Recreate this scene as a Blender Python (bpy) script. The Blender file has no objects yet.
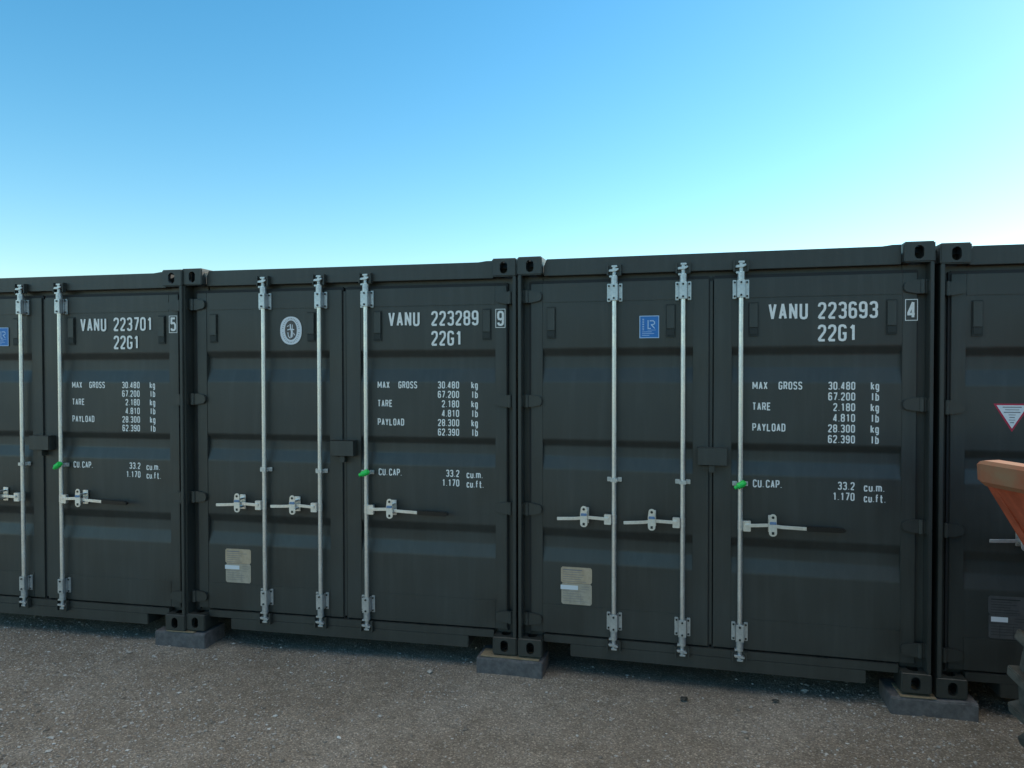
import bpy, bmesh, math, random
from mathutils import Vector, Matrix
from mathutils import noise as mn
R = math.radians
S = bpy.context.scene
COL = S.collection
random.seed(7)

# ------------------------------------------------------------------ camera
cam_d = bpy.data.cameras.new('camera'); cam = bpy.data.objects.new('camera', cam_d); COL.objects.link(cam)
YAW, PITCH, ROLL = -0.2225, -0.0177, -0.0013
cy, sy, cp, sp = math.cos(YAW), math.sin(YAW), math.cos(PITCH), math.sin(PITCH)
fw = Vector((sy*cp, cy*cp, sp)); rt = Vector((cy, -sy, 0)); up = rt.cross(fw)
r2 = math.cos(ROLL)*rt + math.sin(ROLL)*up; u2 = -math.sin(ROLL)*rt + math.cos(ROLL)*up
cam.matrix_world = Matrix(((r2.x, u2.x, -fw.x, 1.0183), (r2.y, u2.y, -fw.y, -4.6953), (r2.z, u2.z, -fw.z, 1.8645), (0, 0, 0, 1)))
cam_d.sensor_width = 36; cam_d.lens = 36*749.7/1024; cam_d.clip_start = .05; cam_d.clip_end = 3000
S.camera = cam

# ------------------------------------------------------------------ light
SUN_EL, SUN_AZ = R(28), R(50)          # azimuth measured from +Y (behind the row) towards +X
w = bpy.data.worlds.new('World'); S.world = w; w.use_nodes = True
nt = w.node_tree; nt.nodes.clear()
sky = nt.nodes.new('ShaderNodeTexSky'); sky.sky_type = 'NISHITA'; sky.sun_disc = False
sky.sun_elevation = SUN_EL; sky.sun_rotation = SUN_AZ
sky.altitude = 0; sky.air_density = 1.15; sky.dust_density = .35; sky.ozone_density = 2.2
tint = nt.nodes.new('ShaderNodeMixRGB'); tint.blend_type = 'MULTIPLY'; tint.inputs[0].default_value = 1; tint.inputs[2].default_value = (1.0, 1.035, 1.03, 1)
hs = nt.nodes.new('ShaderNodeHueSaturation'); hs.inputs['Hue'].default_value = .489; hs.inputs['Saturation'].default_value = 1.34
# unseen cloud layer added overhead as soft neutral fill light for the shaded yard
tc = nt.nodes.new('ShaderNodeTexCoord'); sx = nt.nodes.new('ShaderNodeSeparateXYZ'); nt.links.new(tc.outputs['Generated'], sx.inputs[0])
cn = nt.nodes.new('ShaderNodeTexNoise'); cn.inputs['Scale'].default_value = 2.3; cn.inputs['Detail'].default_value = 6; nt.links.new(tc.outputs['Generated'], cn.inputs['Vector'])
m1 = nt.nodes.new('ShaderNodeMapRange'); m1.inputs[1].default_value = .70; m1.inputs[2].default_value = .86; nt.links.new(sx.outputs['Z'], m1.inputs[0])
m2 = nt.nodes.new('ShaderNodeMapRange'); m2.inputs[1].default_value = .30; m2.inputs[2].default_value = .46; nt.links.new(cn.outputs['Fac'], m2.inputs[0])
mm = nt.nodes.new('ShaderNodeMath'); mm.operation = 'MULTIPLY'; nt.links.new(m1.outputs[0], mm.inputs[0]); nt.links.new(m2.outputs[0], mm.inputs[1])
cl = nt.nodes.new('ShaderNodeMixRGB'); cl.inputs[2].default_value = (7.0, 6.5, 5.6, 1); nt.links.new(mm.outputs[0], cl.inputs[0])
bg = nt.nodes.new('ShaderNodeBackground'); bg.inputs['Strength'].default_value = .136
wo = nt.nodes.new('ShaderNodeOutputWorld')
nt.links.new(sky.outputs[0], tint.inputs[1]); nt.links.new(tint.outputs[0], hs.inputs['Color']); nt.links.new(hs.outputs[0], cl.inputs[1]); nt.links.new(cl.outputs[0], bg.inputs[0]); nt.links.new(bg.outputs[0], wo.inputs[0])
sl = bpy.data.lights.new('sun', 'SUN'); sl.energy = 3.5; sl.angle = R(.5); sl.color = (1, .94, .84)
so = bpy.data.objects.new('sun', sl); COL.objects.link(so)
sd = Vector((math.sin(SUN_AZ)*math.cos(SUN_EL), math.cos(SUN_AZ)*math.cos(SUN_EL), math.sin(SUN_EL)))
so.rotation_euler = sd.to_track_quat('Z', 'Y').to_euler(); so.location = sd*30
S.view_settings.view_transform = 'Standard'; S.view_settings.look = 'None'
S.view_settings.exposure = .6; S.view_settings.gamma = 1; S.view_settings.use_curve_mapping = False

# ------------------------------------------------------------------ materials
def mat(name, col, rough=.5, metal=0, spec=.5):
    m = bpy.data.materials.new(name); m.use_nodes = True
    b = m.node_tree.nodes['Principled BSDF']
    b.inputs['Base Color'].default_value = (*col, 1); b.inputs['Roughness'].default_value = rough
    b.inputs['Metallic'].default_value = metal; b.inputs['Specular IOR Level'].default_value = spec
    return m, m.node_tree, b
def N(t, kind, **kw):
    n = t.nodes.new('ShaderNode'+kind)
    for k, v in kw.items():
        if k in n.inputs: n.inputs[k].default_value = v
        else: setattr(n, k, v)
    return n
def ramp(t, src, stops):
    r = t.nodes.new('ShaderNodeValToRGB'); t.links.new(src, r.inputs[0])
    e = r.color_ramp.elements
    while len(e) < len(stops): e.new(.5)
    for q, (p, c) in zip(e, stops):
        q.position = p; q.color = (*c, 1) if len(c) == 3 else c
    return r.outputs[0]
def coords(t, scale=(1, 1, 1), obj=True):
    c = t.nodes.new('ShaderNodeTexCoord') if obj else t.nodes.new('ShaderNodeNewGeometry')
    m = N(t, 'Mapping'); m.inputs['Scale'].default_value = scale
    t.links.new(c.outputs['Object' if obj else 'Position'], m.inputs[0]); return m.outputs[0]
def noise(t, vec, scale, detail=4, rough=.55):
    n = N(t, 'TexNoise', Scale=scale, Detail=detail, Roughness=rough); t.links.new(vec, n.inputs['Vector']); return n.outputs['Fac']
def g3(v): return (v, v, v)

def paint(name, col, rough=.42, dirt=.5, metal=0):
    """semi-gloss container / machine paint: dust film, faint run-off streaks, slightly uneven sheet"""
    m, t, b = mat(name, col, rough, metal, .62)
    p = coords(t); st = coords(t, (9, 9, .7))
    n1 = noise(t, p, 1.7, 5); n2 = noise(t, st, 2.2, 6, .6); n3 = noise(t, p, 60, 3)
    dust = tuple(c*1.5+.012 for c in col); dark = tuple(c*.72 for c in col)
    c1 = ramp(t, n1, [(.3, dark), (.5, col), (.75, tuple(c*1.12+.002 for c in col))])
    f = ramp(t, n2, [(.46, g3(0)), (.70, g3(dirt))])
    mx = N(t, 'MixRGB'); t.links.new(f, mx.inputs[0]); t.links.new(c1, mx.inputs[1]); mx.inputs[2].default_value = (*dust, 1)
    t.links.new(mx.outputs[0], b.inputs['Base Color'])
    t.links.new(ramp(t, n1, [(.3, g3(rough-.07)), (.75, g3(rough+.12))]), b.inputs['Roughness'])
    bp = N(t, 'Bump', Strength=.35, Distance=.0012); t.links.new(n3, bp.inputs['Height'])
    bp2 = N(t, 'Bump', Strength=.5, Distance=.012); t.links.new(noise(t, p, 2.6, 1), bp2.inputs['Height'])
    t.links.new(bp2.outputs[0], bp.inputs['Normal']); t.links.new(bp.outputs[0], b.inputs['Normal'])
    return m
M = {}
M['paint'] = paint('container_paint', (.031, .034, .031), .45, .35)
M['inner'] = mat('shadowed_steel_paint', (.02, .024, .022), .6)[0]  # dark tone: shade put below vent covers, own colour of bolts and stones
M['rubber'] = mat('black_rubber', (.022, .022, .023), .7)[0]
M['grip'] = mat('black_plastic_grip', (.006, .006, .007), .35)[0]
def galv():
    m, t, b = mat('galvanised_steel', (.8, .8, .79), .32, .8)
    p = coords(t); n = noise(t, p, 55, 4); n2 = noise(t, p, 7, 4)
    t.links.new(ramp(t, n, [(.3, (.70, .70, .69)), (.7, (.84, .83, .81))]), b.inputs['Base Color'])
    t.links.new(ramp(t, n2, [(.3, g3(.27)), (.7, g3(.44))]), b.inputs['Roughness'])
    bp = N(t, 'Bump', Strength=.12, Distance=.0006); t.links.new(n, bp.inputs['Height']); t.links.new(bp.outputs[0], b.inputs['Normal'])
    return m
M['galv'] = galv()
def flat_noise(name, a, b_, rough=.6, scale=30, bump=0, bd=.002):
    m, t, b = mat(name, a, rough); p = coords(t); n = noise(t, p, scale, 6, .65)
    t.links.new(ramp(t, n, [(.3, a), (.7, b_)]), b.inputs['Base Color'])
    if bump:
        bp = N(t, 'Bump', Strength=bump, Distance=bd); t.links.new(n, bp.inputs['Height']); t.links.new(bp.outputs[0], b.inputs['Normal'])
    return m
M['zinc'] = flat_noise('dull_zinc_plate', (.46, .48, .50), (.64, .65, .66), .42, 60, .15)
M['zinc'].node_tree.nodes['Principled BSDF'].inputs['Metallic'].default_value = .75
M['letter'] = flat_noise('white_lettering', (.80, .79, .77), (.90, .89, .87), .5, 90)
M['green'] = mat('green_plastic', (.02, .62, .10), .35)[0]
M['blue'] = flat_noise('blue_vinyl', (.012, .16, .50), (.02, .19, .56), .4, 20)
M['lblue'] = mat('light_blue_print', (.45, .62, .85), .5)[0]
M['tan'] = flat_noise('tan_data_plate', (.42, .31, .21), (.54, .42, .30), .5, 25)
M['plate'] = flat_noise('dull_data_plate', (.36, .30, .23), (.48, .41, .33), .5, 25)
M['gplate'] = flat_noise('dark_grey_data_plate', (.065, .066, .068), (.09, .09, .092), .5, 25)
M['white'] = mat('white_vinyl', (.72, .74, .78), .45)[0]
M['ink'] = mat('dark_print', (.10, .09, .085), .6)[0]
M['inkg'] = mat('grey_print', (.20, .20, .22), .6)[0]
M['red'] = mat('red_vinyl', (.45, .02, .06), .5)[0]
M['bluetab'] = mat('blue_plastic_washer', (.14, .24, .42), .4)[0]
M['conc'] = flat_noise('old_concrete_sleeper', (.07, .067, .07), (.15, .143, .145), .9, 22, .8, .006)
M['wood'] = flat_noise('pale_wood', (.20, .15, .09), (.32, .25, .16), .8, 40, .5)
M['orange'] = paint('orange_machine_paint', (.40, .075, .03), .62, .8)
M['cream'] = flat_noise('worn_rusty_cream', (.38, .07, .025), (.28, .17, .09), .85, 5, .5, .002)
M['tyre'] = flat_noise('dusty_tyre_rubber', (.04, .04, .034), (.11, .105, .09), .9, 18, .5, .004)
M['seat'] = mat('black_seat_vinyl', (.02, .02, .02), .5)[0]

# ------------------------------------------------------------------ mesh helpers
class MB:
    def __init__(s): s.v = []; s.f = []
    def add(s, vs, fs):
        n = len(s.v); s.v += [tuple(v) for v in vs]; s.f += [tuple(i+n for i in f) for f in fs]; return s
    def box(s, x0, x1, y0, y1, z0, z1):
        return s.add([(x, y, z) for z in (z0, z1) for y in (y0, y1) for x in (x0, x1)],
                     [(0, 2, 3, 1), (4, 5, 7, 6), (0, 1, 5, 4), (2, 6, 7, 3), (0, 4, 6, 2), (1, 3, 7, 5)])
    def prism(s, poly, axis, a, b):
        """poly: 2-D outline; axis x -> (y,z), y -> (x,z), z -> (x,y)"""
        def P(p, t): return {'x': (t, p[0], p[1]), 'y': (p[0], t, p[1]), 'z': (p[0], p[1], t)}[axis]
        n = len(poly)
        return s.add([P(p, a) for p in poly]+[P(p, b) for p in poly],
                     [tuple(range(n)), tuple(range(2*n-1, n-1, -1))]+[(i, i+n, (i+1) % n+n, (i+1) % n) for i in range(n)])
    def tube(s, p0, p1, r, n=20, r1=None):
        p0, p1 = Vector(p0), Vector(p1); d = (p1-p0).normalized(); a = d.orthogonal().normalized(); b = d.cross(a); r1 = r if r1 is None else r1
        vs = []
        for p, q in ((p0, r), (p1, r1)):
            vs += [p+a*q*math.cos(2*math.pi*i/n)+b*q*math.sin(2*math.pi*i/n) for i in range(n)]
        return s.add(vs, [tuple(range(n-1, -1, -1)), tuple(range(n, 2*n))]+[(i, (i+1) % n, (i+1) % n+n, i+n) for i in range(n)])
    def lathe(s, prof, c, axis='y', n=48):
        """profile (along, radius) turned about an axis through c, closed loop"""
        k = len(prof); vs = []
        for i in range(n):
            a = 2*math.pi*i/n
            for (t, r) in prof:
                x, z = r*math.cos(a), r*math.sin(a)
                vs.append((c[0]+x, c[1]+t, c[2]+z) if axis == 'y' else (c[0]+t, c[1]+x, c[2]+z))
        fs = []
        for i in range(n):
            for j in range(k):
                fs.append((i*k+j, i*k+(j+1) % k, ((i+1) % n)*k+(j+1) % k, ((i+1) % n)*k+j))
        return s.add(vs, fs)
    def mesh(s, name, m, bev=0, smooth=False, seg=2):
        me = bpy.data.meshes.new(name); me.from_pydata(s.v, [], s.f)
        bm = bmesh.new(); bm.from_mesh(me); bmesh.ops.recalc_face_normals(bm, faces=bm.faces)
        if bev:
            es = [e for e in bm.edges if len(e.link_faces) == 2 and e.calc_face_angle(0) > R(25)]
            bmesh.ops.bevel(bm, geom=es, offset=bev, segments=seg, affect='EDGES', clamp_overlap=True)
        if smooth:
            for f in bm.faces: f.smooth = True
            for e in bm.edges:
                if len(e.link_faces) == 2 and e.calc_face_angle(0) > R(35): e.smooth = False
        bm.to_mesh(me); bm.free(); me.materials.append(m); return me
CACHE = {}
def part(name, parent, key, m, build=None, loc=(0, 0, 0), bev=0, smooth=False, seg=2):
    """one mesh object; geometry shared between repeats through key"""
    if key not in CACHE: CACHE[key] = build() if build.__code__.co_argcount == 0 else None
    me = CACHE[key]
    if isinstance(me, MB): me = CACHE[key] = me.mesh(name, m, bev, smooth, seg)
    o = bpy.data.objects.new(name, me); COL.objects.link(o); o.parent = parent; o.location = loc
    return o
def root(name, label, cat, loc=(0, 0, 0), rz=0, group=None):
    o = bpy.data.objects.new(name, None); COL.objects.link(o); o.location = loc; o.rotation_euler = (0, 0, rz); o.empty_display_size = .2
    o['label'] = label; o['category'] = cat
    if group: o['group'] = group
    return o

# ------------------------------------------------------------------ stencil-like lettering drawn as strokes
def _loop(x0=0, x1=1, y0=0, y1=1, cx=.38, cy_=.15):
    return [(x0+cx, y0), (x1-cx, y0), (x1-cx*.3, y0+cy_*.3), (x1, y0+cy_), (x1, y1-cy_), (x1-cx*.3, y1-cy_*.3), (x1-cx, y1), (x0+cx, y1),
            (x0+cx*.3, y1-cy_*.3), (x0, y1-cy_), (x0, y0+cy_), (x0+cx*.3, y0+cy_*.3), (x0+cx, y0)]
G = {
 'V': [[(0, 1), (.5, 0), (1, 1)]], 'A': [[(0, 0), (.5, 1), (1, 0)], [(.2, .28), (.8, .28)]], 'N': [[(0, 0), (0, 1), (1, 0), (1, 1)]],
 'U': [[(0, 1), (0, .15), (.12, .04), (.38, 0), (.62, 0), (.88, .04), (1, .15), (1, 1)]],
 '0': [_loop()], 'O': [_loop()], 'D': [[(0, 0), (0, 1), (.6, 1), (.9, .95), (1, .82), (1, .18), (.9, .05), (.6, 0), (0, 0)]],
 '1': [[(.2, .8), (.62, 1), (.62, 0)]],
 '2': [[(0, .78), (0, .86), (.12, .96), (.38, 1), (.62, 1), (.88, .96), (1, .86), (1, .68), (.9, .56), (.08, .12), (0, 0), (1, 0)]],
 '3': [[(0, .84), (.12, .96), (.38, 1), (.62, 1), (.88, .96), (1, .86), (1, .64), (.85, .54), (.4, .52), (.85, .5), (1, .38), (1, .14), (.88, .04), (.62, 0), (.38, 0), (.12, .04), (0, .16)]],
 '4': [[(.72, 0), (.72, 1), (0, .3), (0, .22), (1, .22)]],
 '5': [[(.95, 1), (.06, 1), (.02, .55), (.4, .62), (.75, .6), (1, .46), (1, .15), (.85, .03), (.5, 0), (.15, .03), (0, .16)]],
 '6': [[(1, .82), (.88, .96), (.62, 1), (.38, 1), (.12, .96), (0, .85), (0, .15), (.12, .04), (.38, 0), (.62, 0), (.88, .04), (1, .15), (1, .42), (.88, .54), (.5, .58), (.1, .5)]],
 '7': [[(0, 1), (1, 1), (.95, .8), (.35, 0)]],
 '8': [_loop(0, 1, .52, 1, .38, .13), _loop(0, 1, 0, .52, .38, .13)],
 '9': [[(0, .18), (.12, .04), (.38, 0), (.62, 0), (.88, .04), (1, .15), (1, .85), (.88, .96), (.62, 1), (.38, 1), (.12, .96), (0, .85), (0, .58), (.12, .46), (.5, .42), (.9, .5)]],
 'G': [[(1, .8), (1, .86), (.88, .96), (.62, 1), (.38, 1), (.12, .96), (0, .85), (0, .15), (.12, .04), (.38, 0), (.62, 0), (.88, .04), (1, .15), (1, .46), (.55, .46)]],
 'M': [[(0, 0), (0, 1), (.5, .25), (1, 1), (1, 0)]], 'X': [[(0, 0), (1, 1)], [(0, 1), (1, 0)]],
 'R': [[(0, 0), (0, 1), (.65, 1), (.92, .95), (1, .86), (1, .62), (.9, .52), (.65, .48), (0, .48)], [(.6, .48), (1, 0)]],
 'S': [[(1, .82), (.88, .96), (.62, 1), (.38, 1), (.12, .96), (0, .85), (0, .68), (.12, .57), (.88, .43), (1, .32), (1, .15), (.88, .04), (.62, 0), (.38, 0), (.12, .04), (0, .18)]],
 'T': [[(0, 1), (1, 1)], [(.5, 1), (.5, 0)]], 'E': [[(1, 0), (0, 0), (0, 1), (1, 1)], [(0, .52), (.85, .52)]],
 'P': [[(0, 0), (0, 1), (.65, 1), (.92, .95), (1, .86), (1, .6), (.9, .5), (.65, .45), (0, .45)]],
 'Y': [[(0, 1), (.5, .45), (1, 1)], [(.5, .45), (.5, 0)]], 'L': [[(0, 1), (0, 0), (1, 0)]],
 'C': [[(1, .78), (1, .86), (.88, .96), (.62, 1), (.38, 1), (.12, .96), (0, .85), (0, .15), (.12, .04), (.38, 0), (.62, 0), (.88, .04), (1, .15), (1, .22)]],
 'k': [[(0, 0), (0, 1)], [(0, .28), (.95, .7)], [(.3, .4), (1, 0)]],
 'g': [[(1, .12), (.85, 0), (.2, 0), (0, .12), (0, .58), (.2, .7), (.8, .7), (1, .58)], [(1, .7), (1, -.18), (.8, -.28), (.1, -.28)]],
 'l': [[(.5, 0), (.5, 1)]], 'b': [[(0, 1), (0, 0), (.75, 0), (1, .12), (1, .56), (.8, .7), (0, .7)]],
 'c': [[(1, .54), (.8, .7), (.2, .7), (0, .56), (0, .14), (.2, 0), (.8, 0), (1, .16)]],
 'u': [[(0, .7), (0, .14), (.2, 0), (1, 0)], [(1, .7), (1, 0)]],
 'm': [[(0, 0), (0, .7), (.8, .7), (1, .58), (1, 0)], [(.5, .7), (.5, 0)]],
 'f': [[(.9, 1), (.5, 1), (.35, .9), (.35, 0)], [(0, .66), (.9, .66)]], 't': [[(.4, 1), (.4, .12), (.55, 0), (.95, 0)], [(0, .66), (.95, .66)]],
 '.': [[(.3, -.0), (.3, .07)]],
}
def stroke(mb, pts, s, y):
    """ribbon of width s along pts (x,z) at depth y, mitred joins"""
    pts = [Vector(p) for p in pts]; closed = (pts[0]-pts[-1]).length < 1e-6
    if not closed:
        for i in range(1, len(pts)-1):
            d1, d2 = (pts[i]-pts[i-1]).normalized(), (pts[i+1]-pts[i]).normalized()
            if d1.dot(d2) < -.15:                                  # sharp turn (V, A, N, M): two butted strokes
                stroke(mb, [tuple(p) for p in pts[:i]]+[tuple(pts[i]+d1*s*.12)], s, y)
                stroke(mb, [tuple(pts[i]-d2*s*.12)]+[tuple(p) for p in pts[i+1:]], s, y-.00011); return
    if closed: pts = pts[:-1]
    n = len(pts); L = []; Rr = []
    for i in range(n):
        a = pts[i-1] if (i > 0 or closed) else None; b = pts[(i+1) % n] if (i < n-1 or closed) else None
        d1 = (pts[i]-a).normalized() if a is not None else None; d2 = (b-pts[i]).normalized() if b is not None else None
        if d1 is None: d1 = d2
        if d2 is None: d2 = d1
        n1 = Vector((-d1.y, d1.x)); n2 = Vector((-d2.y, d2.x)); m = n1+n2
        m = n1 if m.length < .1 else m.normalized()
        k = min(1/max(.3, m.dot(n1)), 1.9)*s/2
        L.append(pts[i]+m*k); Rr.append(pts[i]-m*k)
    vs = [(p.x, y, p.y) for p in L]+[(p.x, y, p.y) for p in Rr]
    cnt = n if closed else n-1
    mb.add(vs, [(i, (i+1) % n, (i+1) % n+n, i+n) for i in range(cnt)])
def text(mb, txt, x, ztop, h, wd, pitch, s, y, right=False, dot=.5):
    adv = sum(pitch*(dot if c == '.' else 1) for c in txt)-(pitch-wd if txt[-1] != '.' else 0)
    if right: x = x-adv
    k = 0
    for c in txt:
        if c != ' ':
            ww = wd*.35 if c == '.' else (wd*1.35 if c == 'M' else wd*1.5 if c == 'm' else wd)
            for pl in G[c]:
                k += 1
                stroke(mb, [(x+s/2+px*(ww-s), ztop-h+s/2+pz*(h-s)) for px, pz in pl], s, y-.00015*(k % 7))
        x += pitch*(dot if c == '.' else (1.3 if c == 'M' else 1.45 if c == 'm' else 1))

# ------------------------------------------------------------------ shipping container (20 ft), front = door end, local y=0
W, H, LEN = 2.438, 2.591, 6.058
DY = .065          # door face
BY = .030          # locking bar axis

def casting_mesh():
    def tmp(mb):
        me = bpy.data.meshes.new('t'); me.from_pydata(mb.v, [], mb.f); bm = bmesh.new(); bm.from_mesh(me)
        bmesh.ops.recalc_face_normals(bm, faces=bm.faces); bm.to_mesh(me); bm.free()
        o = bpy.data.objects.new('t', me); COL.objects.link(o); return o
    def stadium(cx, cy_, w_, h_, n=10):
        r = w_/2; out = []
        for s in (1, -1):
            for i in range(n+1):
                a = (0 if s == 1 else math.pi)+math.pi*i/n
                out.append((cx+r*math.cos(a), cy_+s*(h_/2-r)+r*math.sin(a)))
        return out
    base = MB(); base.box(0, .162, 0, .178, 0, .118)
    me0 = base.mesh('t0', M['paint'], .007, False, 3); o = bpy.data.objects.new('t', me0); COL.objects.link(o)
    cuts = [tmp(MB().box(.012, .134, .028, .165, .012, .106)),
            tmp(MB().prism(stadium(.084, .057, .050, .078), 'y', -.02, .05)),
            tmp(MB().prism([(y, z) for y, z in stadium(.089, .057, .050, .078)], 'x', .1, .2)),
            tmp(MB().prism(stadium(.084, .092, .062, .110), 'z', -.02, .14))]
    # outline of the side cut is in (y,z); flip so the opening faces the container's outer side (x=0)
    for c in cuts:
        md = o.modifiers.new('b', 'BOOLEAN'); md.operation = 'DIFFERENCE'; md.object = c; md.solver = 'EXACT'
    cuts[2].location.x = -.12
    bpy.context.view_layer.update()
    me = bpy.data.meshes.new_from_object(o.evaluated_get(bpy.context.evaluated_depsgraph_get()))
    me.name = 'corner_casting'; me.materials.clear(); me.materials.append(M['paint'])
    for q in cuts+[o]: bpy.data.objects.remove(q)
    return me
CAST = casting_mesh()
def mirrored(me, sx, sy_):
    m2 = me.copy(); bm = bmesh.new(); bm.from_mesh(m2)
    for v in bm.verts:
        if sx: v.co.x = .162-v.co.x
        if sy_: v.co.y = .178-v.co.y
    bmesh.ops.recalc_face_normals(bm, faces=bm.faces)
    if sx != sy_ : pass
    bm.to_mesh(m2); bm.free(); return m2
CASTS = {(a, b): mirrored(CAST, a, b) for a in (0, 1) for b in (0, 1)}

GROOVES = [(2.000, 1.943, 1.873, 1.789), (1.411, 1.360, 1.302, 1.225), (.833, .769, .704, .621)]
def door_mb(x0, x1, p0, p1):
    """leaf x0..x1, corrugated panel p0..p1"""
    m = MB(); z0, z1 = .150, 2.420
    m.box(x0, p0, DY, DY+.045, z0, z1); m.box(p1, x1, DY, DY+.045, z0, z1)
    m.box(p0, p1, DY, DY+.045, 2.298, z1); m.box(p0, p1, DY, DY+.045, z0, .338)
    return m
def panel_mb(p0, p1):
    prof = [(DY+.004, 2.298)]
    for a, b, c, d in GROOVES: prof += [(DY+.004, a), (DY+.030, b+.012), (DY+.028, c), (DY+.004, d-.004)]
    prof += [(DY+.004, .338)]
    out = [prof[0]]
    for q0, q1, q2 in zip(prof, prof[1:], prof[2:]):
        q0, q1, q2 = Vector(q0), Vector(q1), Vector(q2); l_ = .011
        a = q1+(q0-q1).normalized()*l_; b = q1+(q2-q1).normalized()*l_
        for t_ in (0, .25, .5, .75, 1): out.append(tuple(a*(1-t_)**2+q1*2*t_*(1-t_)+b*t_*t_))
    out.append(prof[-1])
    n = 24; m = MB(); k = len(out); vs = []
    for i in range(n+1):
        x = p0+(p1-p0)*i/n
        for (y, z) in out:
            wob = .0016*mn.noise(Vector((x*5, z*3.5, p0*9)))*min(1, i/2, (n-i)/2)
            vs.append((x, y+wob, z))
    m.add(vs, [(i*k+j, (i+1)*k+j, (i+1)*k+j+1, i*k+j+1) for i in range(n) for j in range(k-1)])
    return m
def hinge_mb(s):
    """s=+1 left side; local x from container edge inward"""
    m = MB(); h = .040
    def X(v): return v if s > 0 else -v
    m.prism([(X(.012), -h), (X(.085), -h), (X(.140), -h*.72), (X(.152), -h*.35), (X(.152), h*.35), (X(.140), h*.72), (X(.085), h), (X(.012), h)], 'y', DY-.020, DY-.002)
    m.tube((X(.052), DY-.020, -h*1.02), (X(.052), DY-.020, h*1.02), .014, 14)
    m.box(min(X(.006), X(.030)), max(X(.006), X(.030)), .012, DY-.004, -h*.9, h*.9)
    return m
def wall_mesh():
    """one long corrugated side, trapezoid ribs along the length"""
    m = MB(); p = []; y = .18; per = .278
    while y < LEN-.18:
        for dx, dy in ((.006, 0), (.006, .070), (.042, .138), (.042, .208)): p.append((dx, min(y+dy, LEN-.17)))
        y += per
    p = p+[(a+.003, b) for a, b in reversed(p)]
    m.prism(p, 'z', .16, 2.53)
    return m
def rail(m, x0, x1, z0, z1): m.box(x0, x1, .178, LEN-.178, z0, z1)

def guide_mb():
    m = MB(); h = .057
    for s in (-1, 1):
        m.box(min(s*.026, s*.048), max(s*.026, s*.048), DY-.012, DY-.001, -h, h)            # wing plate on the door
        m.box(min(s*.018, s*.024), max(s*.018, s*.024), BY, DY-.002, -h*.93, h*.93)
        for z in (-.040, .040): m.tube((s*.036, DY-.012, z), (s*.036, DY-.018, z), .007, 8)
    m.box(-.023, .023, BY-.023, BY-.018, -h*.93, h*.93)                                    # strap across the bar
    m.box(-.024, -.019, BY-.022, BY+.01, -h*.93, h*.93); m.box(.019, .024, BY-.022, BY+.01, -h*.93, h*.93)
    for z in (-.038, .038): m.tube((0, BY-.022, z), (0, BY-.027, z), .006, 8)
    return m
def guide_bolts():
    m = MB()
    for z in (-.038, .038): m.tube((0, BY-.026, z), (0, BY-.0295, z), .0062, 10)
    for s in (-1, 1):
        for z in (-.042, .042): m.tube((s*.036, DY-.016, z), (s*.036, DY-.0205, z), .0072, 10)
    return m
def clamp_mb():
    m = MB()
    for s in (-1, 1):
        m.box(min(s*.018, s*.046), max(s*.018, s*.046), DY-.012, DY-.001, -.014, .014)
        m.box(min(s*.017, s*.022), max(s*.017, s*.022), BY, DY-.002, -.014, .014)
        m.tube((s*.034, DY-.012, 0), (s*.034, DY-.018, 0), .006, 8)
    m.box(-.021, .021, BY-.022, BY-.017, -.012, .012)
    return m
def cam_mb(up_):
    s = 1 if up_ else -1
    m = MB()
    m.tube((0, BY, -.045*s), (0, BY, .02*s), .022, 16)                         # swaged collar on the bar
    m.tube((0, BY, .02*s), (0, BY, .085*s), .0125, 12)
    m.box(-.030, .018, BY-.016, BY+.016, min(.012*s, .024*s), max(.012*s, .024*s))
    m.prism([(-.034, .048*s), (.006, .048*s), (.030, .060*s), (.026, .070*s), (-.006, .064*s), (-.030, .062*s)], 'y', BY-.018, BY+.012)
    m.box(-.016, .020, BY-.014, BY+.012, min(.076*s, .088*s), max(.076*s, .088*s))
    return m
def keeper_mb(up_):
    s = 1 if up_ else -1
    m = MB()
    for a, b in ((-.046, -.036), (.034, .044)): m.box(a, b, BY-.012, .0505, min(.030*s, .100*s), max(.030*s, .100*s))
    m.box(-.044, .042, .040, .0505, min(.028*s, .102*s), max(.028*s, .102*s))
    return m
def lever_mb(s, L, grip):
    """flat handle running sideways from the bar; s direction, L length"""
    m = MB(); y = BY-.030
    pts = [(0.03*s, .000), (.18*s, .004), (.25*s, -.006), (L*s, -.012)]
    end = L if not grip else L-.20
    P = [(0.03, .0), (.16, .006), (.24, -.004), (end, -.010)]
    hh = .0100
    up_ = [(s*a, b+hh) for a, b in P]; dn = [(s*a, b-hh) for a, b in reversed(P)]
    m.prism(up_+dn, 'y', y-.004, y+.005)
    return m
def grip_mb(s, L):
    m = MB(); y = BY-.030
    m.prism([(s*(L-.21), .007), (s*(L-.02), .001), (s*L, -.004), (s*(L+.008), -.013), (s*L, -.024), (s*(L-.02), -.027), (s*(L-.21), -.024)], 'y', y-.011, y+.012)
    return m
def hub_mb(s):
    m = MB()
    m.box(min(s*.0165, s*.060), max(s*.0165, s*.060), BY-.026, BY+.004, -.034, .030)
    m.tube((s*.040, BY-.025, .004), (s*.040, BY-.036, .004), .010, 12)
    m.tube((0, BY, -.030), (0, BY, .028), .0165, 20)
    return m
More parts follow.
